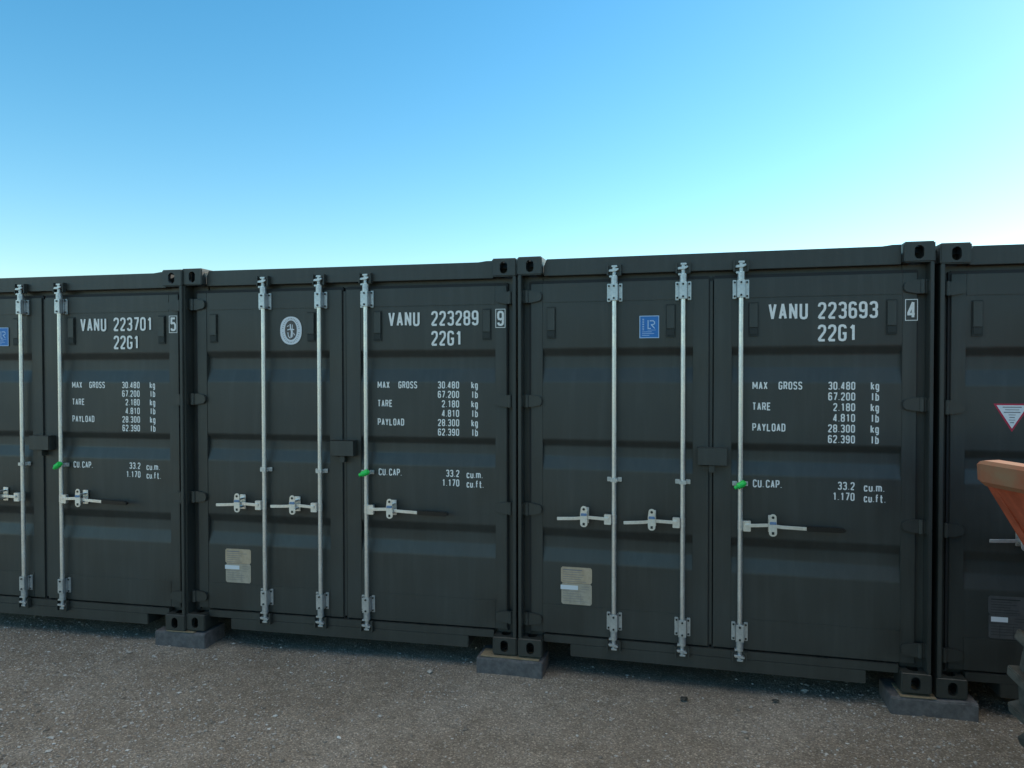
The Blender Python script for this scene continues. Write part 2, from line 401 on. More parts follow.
def retainer_mb():
    m = MB()
    n = 10; w_, top, bot = .020, .072, -.062
    out = [(w_*math.cos(math.pi*i/n), top-w_+w_*math.sin(math.pi*i/n)) for i in range(n+1)]
    out += [(-.024, -.01), (-.024, .02)][::-1]
    out += [(w_*1.15*math.cos(math.pi+math.pi*i/n), bot+w_+w_*math.sin(math.pi+math.pi*i/n)) for i in range(n+1)]
    m.prism(out, 'y', BY-.050, BY-.044)
    m.box(-.016, .016, BY-.046, DY-.001, .022, .034); m.box(-.016, .016, BY-.046, DY-.001, -.034, -.022)
    m.box(-.022, .022, DY-.010, DY-.0005, -.05, .052)
    return m
def retainer_holes():
    m = MB()
    m.tube((0, BY-.050, .052), (0, BY-.0525, .052), .008, 12); m.box(-.007, .007, BY-.0525, BY-.049, -.050, -.034)
    return m
def tab_mb():
    m = MB(); m.prism([(-.020, .010), (.020, .010), (.018, .026), (-.018, .026)], 'y', BY-.056, BY-.0505); return m
def seal_mb():
    m = MB()
    m.tube((-.040, BY-.030, -.006), (.036, BY-.030, .004), .0120, 12); m.tube((-.020, BY-.034, -.002), (.024, BY-.034, .005), .0195, 12)
    m.box(.006, .028, BY-.040, BY-.026, -.004, .024)
    return m

def locking_bar(c, x, s, L, grip, seal):
    b = part('locking_bar', c, 'bar', M['galv'], lambda: MB().tube((0, BY, .15), (0, BY, 2.455), .0150, 24), (x, 0, 0), smooth=True)
    for zc in (2.350, .262):
        g_ = part('bar_guide', b, 'guide', M['zinc'], guide_mb, (0, 0, zc), bev=.0025, smooth=True)
        for q, (bx, bz, by) in enumerate(((0, -.038, BY-.0295), (0, .038, BY-.0295), (-.036, -.042, DY-.0205), (-.036, .042, DY-.0205), (.036, -.042, DY-.0205), (.036, .042, DY-.0205))):
            part('bolt', g_, 'gbolt%d' % q, M['inner'], (lambda by: (lambda: MB().tube((0, by, 0), (0, by+.005, 0), .0062, 10)))(by), (bx, 0, bz))
    part('bar_clamp', b, 'clamp', M['zinc'], clamp_mb, (0, 0, 1.168), bev=.002)
    part('locking_cam', b, 'camt', M['zinc'], lambda: cam_mb(True), (0, 0, 2.430), bev=.002)
    part('locking_cam', b, 'camb', M['zinc'], lambda: cam_mb(False), (0, 0, .176), bev=.002)
    part('cam_keeper', c, 'keept', M['paint'], lambda: keeper_mb(True), (x, 0, 2.425), bev=.002)
    part('cam_keeper', c, 'keepb', M['paint'], lambda: keeper_mb(False), (x, 0, .176), bev=.002)
    part('handle_hub', b, 'hub%d' % s, M['galv'], lambda: hub_mb(s), (0, 0, .920), bev=.003)
    hr = R(random.uniform(-1.3, .9))
    lv = part('handle', b, 'lev%d%d' % (s, grip), M['galv'], lambda: lever_mb(s, L, grip), (0, 0, .922), bev=.002)
    lv.rotation_euler.y = hr
    if grip: gp_ = part('handle_grip', b, 'grip', M['grip'], lambda: grip_mb(s, L), (0, 0, .922), bev=.004); gp_.rotation_euler.y = hr
    r_ = part('handle_retainer', c, 'ret', M['galv'], retainer_mb, (x+s*.185, 0, .930), bev=.002)
    part('retainer_slot', r_, 'reth', M['inner'], retainer_holes)
    part('washer_tab', r_, 'rett', M['bluetab'], tab_mb, bev=.002)
    if seal: sl_ = part('plastic_seal', b, 'seal', M['green'], seal_mb, (0, 0, 1.166), bev=.002, smooth=True); sl_.rotation_euler = (0, R(random.uniform(-28, 14)), R(random.uniform(-6, 12)))

def lettering(c, door, serial, digit, x_digits, ink='letter'):
    e = .012 if serial != '223693' else 0
    y = DY-.0012; yp = DY+.004-.0012; k = .0633; h = .048; s = .0072
    def put(name, txt, x, z, hh, wd, pitch, st, yy, right=False):
        m = MB(); text(m, txt, x, z, hh, wd, pitch, st, yy, right)
        add(name, door, m, M[ink])
    put('owner_code', 'VANU', 1.546-e*.7, 2.262, .100, .0465, .0588, .0145, y)
    put('serial_number', serial, x_digits, 2.262, .100, .0465, .0562, .0145, y)
    put('size_code', '22G1', x_digits, 2.129, .100, .0465, .0562, .0145, y)
    m = MB(); stroke(m, [(2.299-e, 2.266), (2.362-e, 2.266), (2.362-e, 2.146), (2.299-e, 2.146), (2.299-e, 2.266)], .0042, y)
    add('digit_frame', door, m, M[ink]); put('check_digit', digit, 2.3085-e, 2.256, .100, .046, .05, .0145, y-.0002)
    for row, wd in ((0, 'MAX'), (2, 'TARE'), (4, 'PAYLOAD')): put('row_heading', wd, 1.456, 1.790-row*k, h, .0225, .0280, s, yp)
    put('row_heading', 'GROSS', 1.606, 1.790, h, .0225, .0280, s, yp)
    for row, (v, u_) in enumerate((('30.480', 'kg'), ('67.200', 'lb'), ('2.180', 'kg'), ('4.810', 'lb'), ('28.300', 'kg'), ('62.390', 'lb'))):
        put('weight_value', v, 2.034, 1.790-row*k, h, .0225, .0280, s, yp, True); put('unit', u_, 2.118, 1.790-row*k, h, .0200, .0250, s, yp)
    put('row_heading', 'CU.', 1.461, 1.194, h, .0225, .0280, s, yp); put('row_heading', 'CAP.', 1.536, 1.194, h, .0225, .0280, s, yp)
    put('capacity_value', '33.2', 2.034, 1.197, h, .0225, .0280, s, yp, True); put('capacity_value', '1.170', 2.034, 1.197-k, h, .0225, .0280, s, yp, True)
    put('unit', 'cu.m.', 2.084, 1.192, h, .0215, .0262, s, yp); put('unit', 'cu.ft.', 2.084, 1.192-k, h, .0200, .0245, s, yp)

def add(name, parent, mb, m, label=None, bev=0):
    ob = bpy.data.objects.new(name, mb.mesh(name, m, bev)); COL.objects.link(ob); ob.parent = parent
    if label: ob['label'] = label
    return ob
def oval(cx, cz, rx, rz, n=40, p=2.3):
    out = []
    for i in range(n):
        a = 2*math.pi*i/n; c_, s_ = math.cos(a), math.sin(a)
        out.append((cx+rx*math.copysign(abs(c_)**(2/p), c_), cz+rz*math.copysign(abs(s_)**(2/p), s_)))
    return out
def class_sticker(door, x, z):
    """small blue classification sticker with LR in outline letters"""
    y = DY-.0008; m = MB(); m.box(x, x+.121, y-.0006, y, z-.140, z)
    st = add('class_sticker', door, m, M['blue'], 'blue square sticker reading LR')
    m = MB(); y2 = y-.0016
    stroke(m, [(x+.002, z-.002), (x+.119, z-.002), (x+.119, z-.138), (x+.002, z-.138), (x+.002, z-.002)], .0045, y2)
    stroke(m, [(x+.053, z-.028), (x+.053, z-.080), (x+.070, z-.080)], .006, y2)
    stroke(m, [(x+.063, z-.032), (x+.085, z-.032), (x+.093, z-.040), (x+.093, z-.050), (x+.085, z-.056), (x+.072, z-.056), (x+.094, z-.080)], .006, y2-.0003)
    for i in range(7): stroke(m, [(x+.018, z-.022-i*.011), (x+.028, z-.022-i*.011)], .005, y2)
    for i, l_ in enumerate((.060, .075, .045)): stroke(m, [(x+.016, z-.101-i*.011), (x+.016+l_, z-.101-i*.011)], .0028, y2)
    stroke(m, [(x+.050, z-.090), (x+.100, z-.090)], .0022, y2)
    add('sticker_print', door, m, M['lblue'])
def seal_emblem(door, x, z):
    y = DY-.0008
    st = add('oval_emblem', door, MB().prism(oval(x, z, .082, .098), 'y', y-.0006, y), M['white'], 'white oval emblem with small seated figure in a dark oval')
    add('emblem_field', door, MB().prism(oval(x, z+.003, .045, .068, 40, 2.1), 'y', y-.0014, y-.0010), M['ink'])
    m = MB(); yy = y-.0022
    stroke(m, [(x-.004, z+.045), (x-.002, z+.020), (x+.006, z-.010), (x+.002, z-.050)], .010, yy)
    stroke(m, [(x-.026, z+.004), (x-.006, z+.010), (x+.026, z+.006)], .007, yy-.0002)
    stroke(m, [(x+.012, z+.042), (x+.014, z-.046)], .005, yy-.0004); stroke(m, [(x-.022, z-.012), (x-.018, z-.040), (x-.004, z-.054)], .006, yy-.0006)
    stroke(m, [(x-.028, z+.028), (x-.014, z+.036)], .005, yy-.0002); stroke(m, [(x+.020, z-.016), (x+.030, z-.034)], .006, yy-.0002)
    add('emblem_figure', door, m, M['white'])
    m = MB()
    for i in range(34):
        a = 2*math.pi*i/34
        if abs(math.sin(a)) < .12: continue
        px, pz = x+.063*math.cos(a), z+.083*math.sin(a); dx, dz = .005*math.cos(a), .005*math.sin(a)
        stroke(m, [(px-dx, pz-dz), (px+dx, pz+dz)], .0035, y-.0016)
    add('emblem_print', door, m, M['inkg'])
def data_plate(door, x, z, ma, mb_, label):
    """two stacked data plates with a white paper strip, z = top edge"""
    y = DY+.004-.0005; w_ = .202
    def rr(x0, x1, z0, z1, r=.010): return [(x0+r, z0), (x1-r, z0), (x1, z0+r), (x1, z1-r), (x1-r, z1), (x0+r, z1), (x0, z1-r), (x0, z0+r)]
    add('data_plate', door, MB().prism(rr(x, x+w_, z-.104, z), 'y', y-.002, y), M[ma], label)
    add('data_plate', door, MB().prism(rr(x+.003, x+w_-.001, z-.242, z-.106), 'y', y-.0022, y), M[mb_])
    m = MB()
    for i in range(6): stroke(m, [(x+.014, z-.018-i*.015), (x+.110+.07*random.random(), z-.018-i*.015)], .0026 if i else .006, y-.0030)
    for i in range(7):
        a = x+.014+(.0 if i > 1 else .120); stroke(m, [(a, z-.124-i*.016), (a+(.05 if i < 2 else .09+.08*random.random()), z-.124-i*.016)], .0022, y-.0030)
    for a in (.06, .13): stroke(m, [(x+a, z-.165), (x+a, z-.235)], .0018, y-.0034)
    add('plate_print', door, m, M['inkg'] if ma != 'gplate' else M['inner'])
    add('paper_strip', door, MB().box(x-.002 if ma != 'gplate' else x+.014, x+.112 if ma != 'gplate' else x+.100, y-.0042, y-.0036, z-.146, z-.118), M['white'])

def vent_mb(): return MB().prism([(DY-.001, .098), (DY-.012, .096), (DY-.0125, -.046), (DY-.001, -.046)], 'x', -.024, .024)
def vent_plate(): return MB().box(-.029, .029, DY-.004, DY-.0005, -.100, .106)
def vent_shade_mb(): return MB().box(-.022, .022, DY-.009, DY-.0035, -.088, -.050)  # dark bar, carries the shade under the vent cover in its colour

def container(loc, rz, label, number=None, xdig=1.825, sticker=None, plate=None, decal=False):
    c = root('shipping_container', label, 'container', loc, rz, 'shipping containers standing side by side in a row')
    for fx in (0, 1):
        for fy in (0, 1):
            for fz in (0, 1):
                o = bpy.data.objects.new('corner_casting', CASTS[(fx, fy)]); COL.objects.link(o); o.parent = c
                o.location = (fx*(W-.162), fy*(LEN-.178), fz*(H-.118))
    def post(fx):
        def f():
            m = MB(); sx = (lambda a: a) if fx == 0 else (lambda a: W-a)
            m.prism([(sx(a), b) for a, b in ((.004, .006), (.026, .004), (.026, .100), (.150, .100), (.150, .120), (.004, .120))], 'z', .118, H-.118)
            return m
        return f
    for fx in (0, 1): part('corner_post', c, 'post%d' % fx, M['paint'], post(fx), bev=.003)
    for fx in (0, 1): part('corner_post', c, 'rpost%d' % fx, M['paint'], (lambda fx=fx: (lambda: MB().box(*((.004, .150) if fx == 0 else (W-.150, W-.004)), LEN-.13, LEN-.004, .118, H-.118)))(), bev=.004)
    # header: front plate that stops short of the left casting, tapers up to the right one
    def head():
        m = MB(); a, b = .166, W-.166
        m.prism([(a, 2.470), (b, 2.470), (b, 2.584), (b-.045, 2.584), (b-.10, 2.577), (.184, 2.577), (a, 2.534)], 'y', .052, .060)
        m.prism([(.060, 2.577), (.112, 2.582), (.112, 2.576), (.060, 2.571)], 'x', .182, b-.1)
        m.box(a, b, .060, .118, 2.470, 2.482); m.box(.030, W-.030, .112, .124, 2.40, 2.482)
        return m
    part('header', c, 'header', M['paint'], head, bev=.002)
    def sill():
        m = MB(); m.box(.164, W-.164, .052, .104, .092, .141); m.box(.342, W-.342, .049, .070, .014, .0915)
        m.box(.03, W-.03, .112, .124, .122, .17)
        m.box(.338, .342, .052, .25, .016, .09); m.box(W-.342, W-.338, .052, .25, .016, .09)
        return m
    part('sill', c, 'sill', M['paint'], sill, bev=.002)
    part('underframe', c, 'under', M['inner'], lambda: MB().box(.17, W-.17, .26, LEN-.2, .03, .10).box(.17, W-.17, .12, LEN-.13, .14, .165))
    for fx in (0, 1):
        o = part('side_wall', c, 'side', M['paint'], wall_mesh)
        if fx: o.location.x = W; o.scale.x = -1
    part('side_rail', c, 'railL', M['paint'], lambda: MB().box(.004, .064, .178, LEN-.178, 2.528, 2.583).box(.004, .05, .178, LEN-.178, .03, .158))
    part('side_rail', c, 'railR', M['paint'], lambda: MB().box(W-.064, W-.004, .178, LEN-.178, 2.528, 2.583).box(W-.05, W-.004, .178, LEN-.178, .03, .158))
    def roof():
        m = MB(); p = []; y = .30
        p.append((.13, 2.545))
        while y < LEN-.3:
            for dy, dz in ((0, 2.545), (.05, 2.563), (.10, 2.563), (.15, 2.545)): p.append((y+dy, dz))
            y += .209
        p.append((LEN-.02, 2.545))
        m.prism(p+[(a, b-.003) for a, b in reversed(p)], 'x', .05, W-.05); return m
    part('roof', c, 'roof', M['paint'], roof)
    def rear():
        m = MB(); p = []; x = .15
        while x < W-.2:
            for dx, dy in ((0, LEN-.012), (.08, LEN-.012), (.12, LEN-.045), (.20, LEN-.045)): p.append((min(x+dx, W-.15), dy))
            x += .24
        m.prism(p+[(a, b-.003) for a, b in reversed(p)], 'z', .12, 2.5); m.box(.162, W-.162, LEN-.06, LEN-.008, .02, .12); m.box(.162, W-.162, LEN-.06, LEN-.008, 2.5, 2.58); return m
    part('end_wall', c, 'rear', M['paint'], rear)
    dl = part('door', c, 'doorL', M['paint'], lambda: door_mb(.078, 1.198, .155, 1.104), bev=.0025)
    dr = part('door', c, 'doorR', M['paint'], lambda: door_mb(1.2285, W-.078, 1.335, W-.155), bev=.0025)
    part('corrugated_panel', dl, 'pL', M['paint'], lambda: panel_mb(.155, 1.104), smooth=True)
    part('corrugated_panel', dr, 'pR', M['paint'], lambda: panel_mb(1.335, W-.155), smooth=True)
    def gasket(x0, x1): return lambda: MB().box(x0-.014, x0-.0005, DY+.012, DY+.044, .135, 2.435).box(x1+.0005, x1+.007, DY+.012, DY+.044, .135, 2.435).box(x0, x1, DY+.012, DY+.046, 2.4205, 2.44).box(x0, x1, DY+.042, DY+.048, .130, .1495)
    part('door_gasket', dl, 'gL', M['rubber'], gasket(.078, 1.198)); part('door_gasket', dr, 'gR', M['rubber'], gasket(1.2355, W-.078))
    part('cover_strip', dr, 'strip', M['paint'], lambda: MB().box(1.2055, 1.2275, DY+.012, DY+.020, .16, 2.41))
    for z in (2.338, 1.660, .955, .235):
        part('hinge', dl, 'hL', M['paint'], lambda: hinge_mb(1), (0, 0, z), bev=.003)
        part('hinge', dr, 'hR', M['paint'], lambda: hinge_mb(-1), (W, 0, z), bev=.003)
    for d, xs in ((dl, (.212, .969)), (dr, (1.460, 2.226))):
        for x in xs:
            part('vent_frame', d, 'vp', M['inner'], vent_plate, (x, 0, 2.165), bev=.0015)
            part('vent_cover', d, 'vc', M['paint'], vent_mb, (x, 0, 2.165), bev=.0015)
            part('vent_shade', d, 'vh', M['inner'], vent_shade_mb, (x, 0, 2.165))
    locking_bar(c, .622, -1, .360, False, False)
    locking_bar(c, 1.045, -1, .360, False, False)
    locking_bar(c, 1.386, 1, .585, True, True)
    part('lock_box', c, 'lbox', M['paint'], lambda: MB().box(1.134, 1.308, -.002, .004, 1.278, 1.386).box(1.134, 1.308, -.002, DY-.001, 1.380, 1.386).box(1.134, 1.140, -.002, DY-.001, 1.278, 1.386).box(1.302, 1.308, -.002, DY-.001, 1.278, 1.386), bev=.003)
    part('lock_box_lug', c, 'llug', M['paint'], lambda: MB().box(1.20, 1.235, .012, DY-.001, 1.235, 1.3).box(1.16, 1.205, DY-.02, DY-.001, 1.248, 1.27), bev=.002)
    if number: lettering(c, dr, number[0], number[1], xdig)
    if sticker == 'LR': class_sticker(dl, .777, 2.201)
    if sticker == 'oval': seal_emblem(dl, .815, 2.144)
    if plate: data_plate(dl, plate[0], .587, plate[1], plate[2], plate[3])
    if decal:
        y = DY+.004-.0006; x, z = .299, 1.683
        add('warning_triangle', dl, MB().prism([(x, z), (x+.190, z), (x+.095, z-.160)], 'y', y-.0006, y), M['red'], 'white triangle sticker with red border, point down')
        add('triangle_field', dl, MB().prism([(x+.016, z-.009), (x+.174, z-.009), (x+.095, z-.141)], 'y', y-.0014, y-.0010), M['white'])
        m = MB()
        for i, hw in enumerate((.048, .036, .042, .018, .014, .016, .010)): stroke(m, [(x+.095-hw, z-.020-i*.0145), (x+.095+hw, z-.020-i*.0145)], .0035 if i % 2 else .005, y-.0020)
        add('triangle_print', dl, m, M['inkg'])
    return c

GP = 2.438+.027
def place(i, dx, yl, yr, dz):
    return (i*GP+dx, yl, dz), math.atan2(yr-yl, 2.438)
cA = container(*place(-2, .0440, -.0358, -.0052, -.0027), 'dark green-grey container numbered VANU 223701 5, cut off by the left edge of the picture', ('223701', '5'), 1.822, 'LR', (.289, 'tan', 'plate', None))
cB = container(*place(-1, .0010, .0115, .0487, .0037), 'dark green-grey container numbered VANU 223289 9, with a white oval emblem on its left door', ('223289', '9'), 1.842, 'oval', (.289, 'tan', 'plate', 'tan data plate with white paper strip'))
cC = container(*place(0, -.0189, .0399, -.0218, .0070), 'dark green-grey container numbered VANU 223693 4, with a blue LR sticker on its left door', ('223693', '4'), 1.825, 'LR', (.275, 'tan', 'plate', 'tan data plate with white paper strip'))
cD = container(*place(1, -.0212, -.0157, -.0217, -.0080), 'dark unnumbered container at the right edge, red and white triangle sticker on its door', None, 1.825, None, (.283, 'gplate', 'gplate', 'dark grey data plate with white paper strip'), True)

# ------------------------------------------------------------------ ground
GZ = -.115
def ground_mat():
    m, t, b = mat('compacted_gravel', (.25, .23, .21), .95, 0, .25)
    p = coords(t, obj=False)
    big = noise(t, p, .9, 5, .6); mid = noise(t, p, 9, 6, .65); fine = noise(t, p, 160, 3, .7)
    v1 = N(t, 'TexVoronoi', Scale=140.0); t.links.new(p, v1.inputs['Vector'])
    v2 = N(t, 'TexVoronoi', Scale=55.0); t.links.new(p, v2.inputs['Vector'])
    base = ramp(t, big, [(.3, (.215, .180, .142)), (.5, (.27, .232, .188)), (.7, (.35, .31, .262))])
    sp = N(t, 'SeparateColor'); t.links.new(v1.outputs['Color'], sp.inputs[0])
    grain = ramp(t, sp.outputs[0], [(0, g3(.58)), (.5, g3(.95)), (.86, g3(1.12)), (.96, g3(1.8))])
    mu = N(t, 'MixRGB', blend_type='MULTIPLY'); mu.inputs[0].default_value = .95; t.links.new(base, mu.inputs[1]); t.links.new(grain, mu.inputs[2])
    sp2 = N(t, 'SeparateColor'); t.links.new(v2.outputs['Color'], sp2.inputs[0])
    peb = ramp(t, sp2.outputs[1], [(.88, g3(0)), (.94, g3(1))]); edge = ramp(t, v2.outputs['Distance'], [(.28, g3(1)), (.42, g3(0))])
    pm = N(t, 'MixRGB', blend_type='MULTIPLY'); pm.inputs[0].default_value = 1; t.links.new(peb, pm.inputs[1]); t.links.new(edge, pm.inputs[2])
    dens = ramp(t, mid, [(.4, g3(.2)), (.62, g3(1))])
    pm2 = N(t, 'MixRGB', blend_type='MULTIPLY'); pm2.inputs[0].default_value = 1; t.links.new(pm.outputs[0], pm2.inputs[1]); t.links.new(dens, pm2.inputs[2])
    mx = N(t, 'MixRGB'); t.links.new(pm2.outputs[0], mx.inputs[0]); t.links.new(mu.outputs[0], mx.inputs[1]); mx.inputs[2].default_value = (.56, .53, .50, 1)
    mo = N(t, 'MixRGB', blend_type='MULTIPLY'); mo.inputs[0].default_value = 1; t.links.new(mx.outputs[0], mo.inputs[1])
    t.links.new(ramp(t, mid, [(.3, g3(.84)), (.7, g3(1.13))]), mo.inputs[2])
    t.links.new(mo.outputs[0], b.inputs['Base Color'])
    h = N(t, 'Math', operation='ADD'); t.links.new(ramp(t, v1.outputs['Distance'], [(0, g3(1)), (.5, g3(0))]), h.inputs[0]); t.links.new(pm2.outputs[0], h.inputs[1])
    bp = N(t, 'Bump', Strength=.8, Distance=.006); t.links.new(h.outputs[0], bp.inputs['Height'])
    bp2 = N(t, 'Bump', Strength=.6, Distance=.03); t.links.new(mid, bp2.inputs['Height']); t.links.new(bp2.outputs[0], bp.inputs['Normal'])
    t.links.new(bp.outputs[0], b.inputs['Normal'])
    return m
M['ground'] = ground_mat()
from mathutils import noise as mn
def gh(x, y):
    f = max(0, 1-max(abs(x-1), abs(y+1))/14)
    return GZ+f*(.018*mn.noise(Vector((x*.8, y*.8, 3)))+.008*mn.noise(Vector((x*3.1, y*3.1, 9))))
def ground():
    xs = [-900, -300, -100, -40, -20, -12]+[-8+.09*i for i in range(178)]+[9, 13, 20, 40, 100, 300, 900]
    ys = [-900, -300, -100, -40, -20, -12, -8]+[-5+.09*i for i in range(70)]+[2, 4, 8, 14, 30, 100, 300, 900]
    vs = [(x, y, gh(x, y)) for y in ys for x in xs]; n = len(xs)
    fs = [(j*n+i, j*n+i+1, (j+1)*n+i+1, (j+1)*n+i) for j in range(len(ys)-1) for i in range(n-1)]
    me = bpy.data.meshes.new('ground'); me.from_pydata(vs, [], fs); me.materials.append(M['ground'])
    for p_ in me.polygons: p_.use_smooth = True
    o = bpy.data.objects.new('ground', me); COL.objects.link(o); o['kind'] = 'structure'
ground()
def added_field():  # unseen dark grass sheet, added to cut light bounced onto the doors
    m, t, b = mat('added_dark_grass', (.04, .055, .025), .95, 0, .2); p = coords(t, obj=False); n = noise(t, p, 3, 8, .7)
    t.links.new(ramp(t, n, [(.3, (.025, .035, .015)), (.7, (.07, .075, .04))]), b.inputs['Base Color'])
    pts = [(-14, -16), (2.2, -5.4), (4.5, -4.2), (40, -3.5), (300, -3), (300, -400), (-300, -400), (-60, -60)]
    me = bpy.data.meshes.new('added_field'); me.from_pydata([(x, y, GZ+.03) for x, y in pts], [], [tuple(range(len(pts)))]); me.materials.append(m)
    o = bpy.data.objects.new('added_dark_field', me); COL.objects.link(o); o['kind'] = 'structure'
added_field()
def stone_mat():
    m, t, b = mat('limestone_chips', (.3, .28, .26), .9, 0, .3)
    g_ = t.nodes.new('ShaderNodeNewGeometry')
    t.links.new(ramp(t, g_.outputs['Random Per Island'], [(0, (.16, .137, .115)), (.35, (.25, .22, .19)), (.6, (.38, .355, .325)), (.9, (.46, .44, .415)), (1, (.64, .63, .61))]), b.inputs['Base Color'])
    return m
M['stone'] = stone_mat()
def stone_geo(vs, fs, x, y, z, s, rnd):
    n = len(vs); a = rnd.random()*6.28; ca, sa = math.cos(a), math.sin(a)
    base = [(1, 0, 0), (-1, 0, 0), (0, 1, 0), (0, -1, 0), (0, 0, 1), (0, 0, -1), (.6, .6, .5), (-.6, .55, .45), (.55, -.6, .5), (-.6, -.6, .4)]
    sx, sy_, sz = s*(.8+rnd.random()*.6), s*(.6+rnd.random()*.4), s*(.4+rnd.random()*.35)
    for bx, by, bz in base:
        bx *= sx*(.8+.4*rnd.random()); by *= sy_*(.8+.4*rnd.random()); bz *= sz*(.8+.4*rnd.random())
        vs.append((x+bx*ca-by*sa, y+bx*sa+by*ca, z+bz))
    for f in ((4, 6, 7), (4, 7, 9), (4, 9, 8), (4, 8, 6), (6, 2, 7), (7, 1, 9), (9, 3, 8), (8, 0, 6), (6, 0, 2), (7, 2, 1), (9, 1, 3), (8, 3, 0)):
        fs.append(tuple(i+n for i in f))
def patch(x, y):
    """how much loose stone lies here, 0..1"""
    sm = lambda a, b, t: max(0, min(1, (t-a)/(b-a)))
    left = sm(-.9, -2.4, x)*.65+sm(-.2, -1.6, x)*sm(-.45, -1.0, y)*.35
    right = sm(1.5, 2.2, x)*.75
    d = .12+left+right+.5*mn.noise(Vector((x*1.3, y*1.3, 20)))+.5*mn.noise(Vector((x*4, y*4, 5)))
    return max(0, min(1, d))
def stones():
    rnd = random.Random(3); vs = []; fs = []; cnt = 0
    while cnt < 42000:
        x = rnd.uniform(-5.2, 4.8); y = rnd.uniform(-3.0, .30) if rnd.random() < .97 else rnd.uniform(.3, 1.2)
        if rnd.random() > patch(x, y)*.95+.05: continue
        s = .0030+.0050*rnd.random()**2
        if rnd.random() < .10: s *= 1.9
        if rnd.random() < .006: s *= 2.6
        stone_geo(vs, fs, x, y, gh(x, y)+s*.15, s, rnd); cnt += 1
    me = bpy.data.meshes.new('gravel'); me.from_pydata(vs, [], fs); me.materials.append(M['stone'])
    o = bpy.data.objects.new('loose_gravel', me); COL.objects.link(o); o['kind'] = 'stuff'
    o['label'] = 'loose pale stone chips scattered over the packed ground'; o['category'] = 'gravel'
stones()
def lump(x, y, s, label):
    rnd = random.Random(int(x*100)); vs = []; fs = []
    stone_geo(vs, fs, 0, 0, s*.45, s, rnd)
    me = bpy.data.meshes.new('stone'); me.from_pydata(vs, [], fs); me.materials.append(M['inner'])
    o = bpy.data.objects.new('dark_stone', me); COL.objects.link(o); o.location = (x, y, gh(x, y)); o['label'] = label; o['category'] = 'stone'; o['group'] = 'dark stones on the gravel'
lump(1.037, -.133, .026, 'small black stone on the gravel below the middle locking bar of the VANU 223693 container')
lump(1.569, -.02, .023, 'small black stone on the gravel, the further right of the two dark ones')

# ------------------------------------------------------------------ support sleepers and wooden shims
def block(x0, x1, yf, ztop, rz, label, yb=.24):
    def rag():
        m = MB(); z0, z1 = GZ-.03, ztop; n = 9; L = x1-x0; rnd = random.Random(int(x0*50))
        vs = []
        for i in range(n):
            for (y, z) in ((0, z0), (0, z1-.008), (.010, z1), (yb-yf, z1), (yb-yf, z0)):
                vs.append((L*i/(n-1), y+rnd.uniform(-.003, .003), z+(rnd.uniform(-.004, .003) if z > 0-.05 else 0)))
        fs = [tuple(range(5)), tuple(range((n-1)*5+4, (n-1)*5-1, -1))]
        for i in range(n-1):
            for j in range(5): fs.append((i*5+j, (i+1)*5+j, (i+1)*5+(j+1) % 5, i*5+(j+1) % 5))
        return m.add(vs, fs)
    o = bpy.data.objects.new('support_block', rag().mesh('support_block', M['conc'], .004)); COL.objects.link(o)
    o.location = (x0, yf, 0); o.rotation_euler = (0, 0, rz); o['label'] = label; o['category'] = 'block'; o['group'] = 'blocks under the container corners'
    return o
block(-2.690, -2.290, -.010, -.010, .02, 'grey block under the shared corner of the VANU 223701 and VANU 223289 containers')
block(-.290, .150, .018, -.010, -.02, 'grey block under the shared corner of the VANU 223289 and VANU 223693 containers')
block(2.200, 2.655, -.034, -.014, .0, 'grey block under the right corner of the VANU 223693 container, beside the orange machine')
def shim(x0, x1, y0, z0, rz, label, y1=.16):
    m = MB().box(0, x1-x0, 0, y1-y0, 0, .0065)
    o = bpy.data.objects.new('wooden_shim', m.mesh('wooden_shim', M['wood'], .001)); COL.objects.link(o)
    o.location = (x0, y0, z0); o.rotation_euler = (0, 0, rz); o['label'] = label; o['category'] = 'wood strip'; o['group'] = 'wooden strips on the support blocks'
shim(-2.60, -2.38, -.008, -.0085, .02, 'short pale wood strip on the block below the VANU 223701 and VANU 223289 corner')
shim(-.265, .125, .027, -.0085, -.02, 'long thin wood strip on the block below the VANU 223289 and VANU 223693 corner')
shim(2.25, 2.44, -.031, -.0125, .0, 'short wood strip on the block below the right corner of the VANU 223693 container')

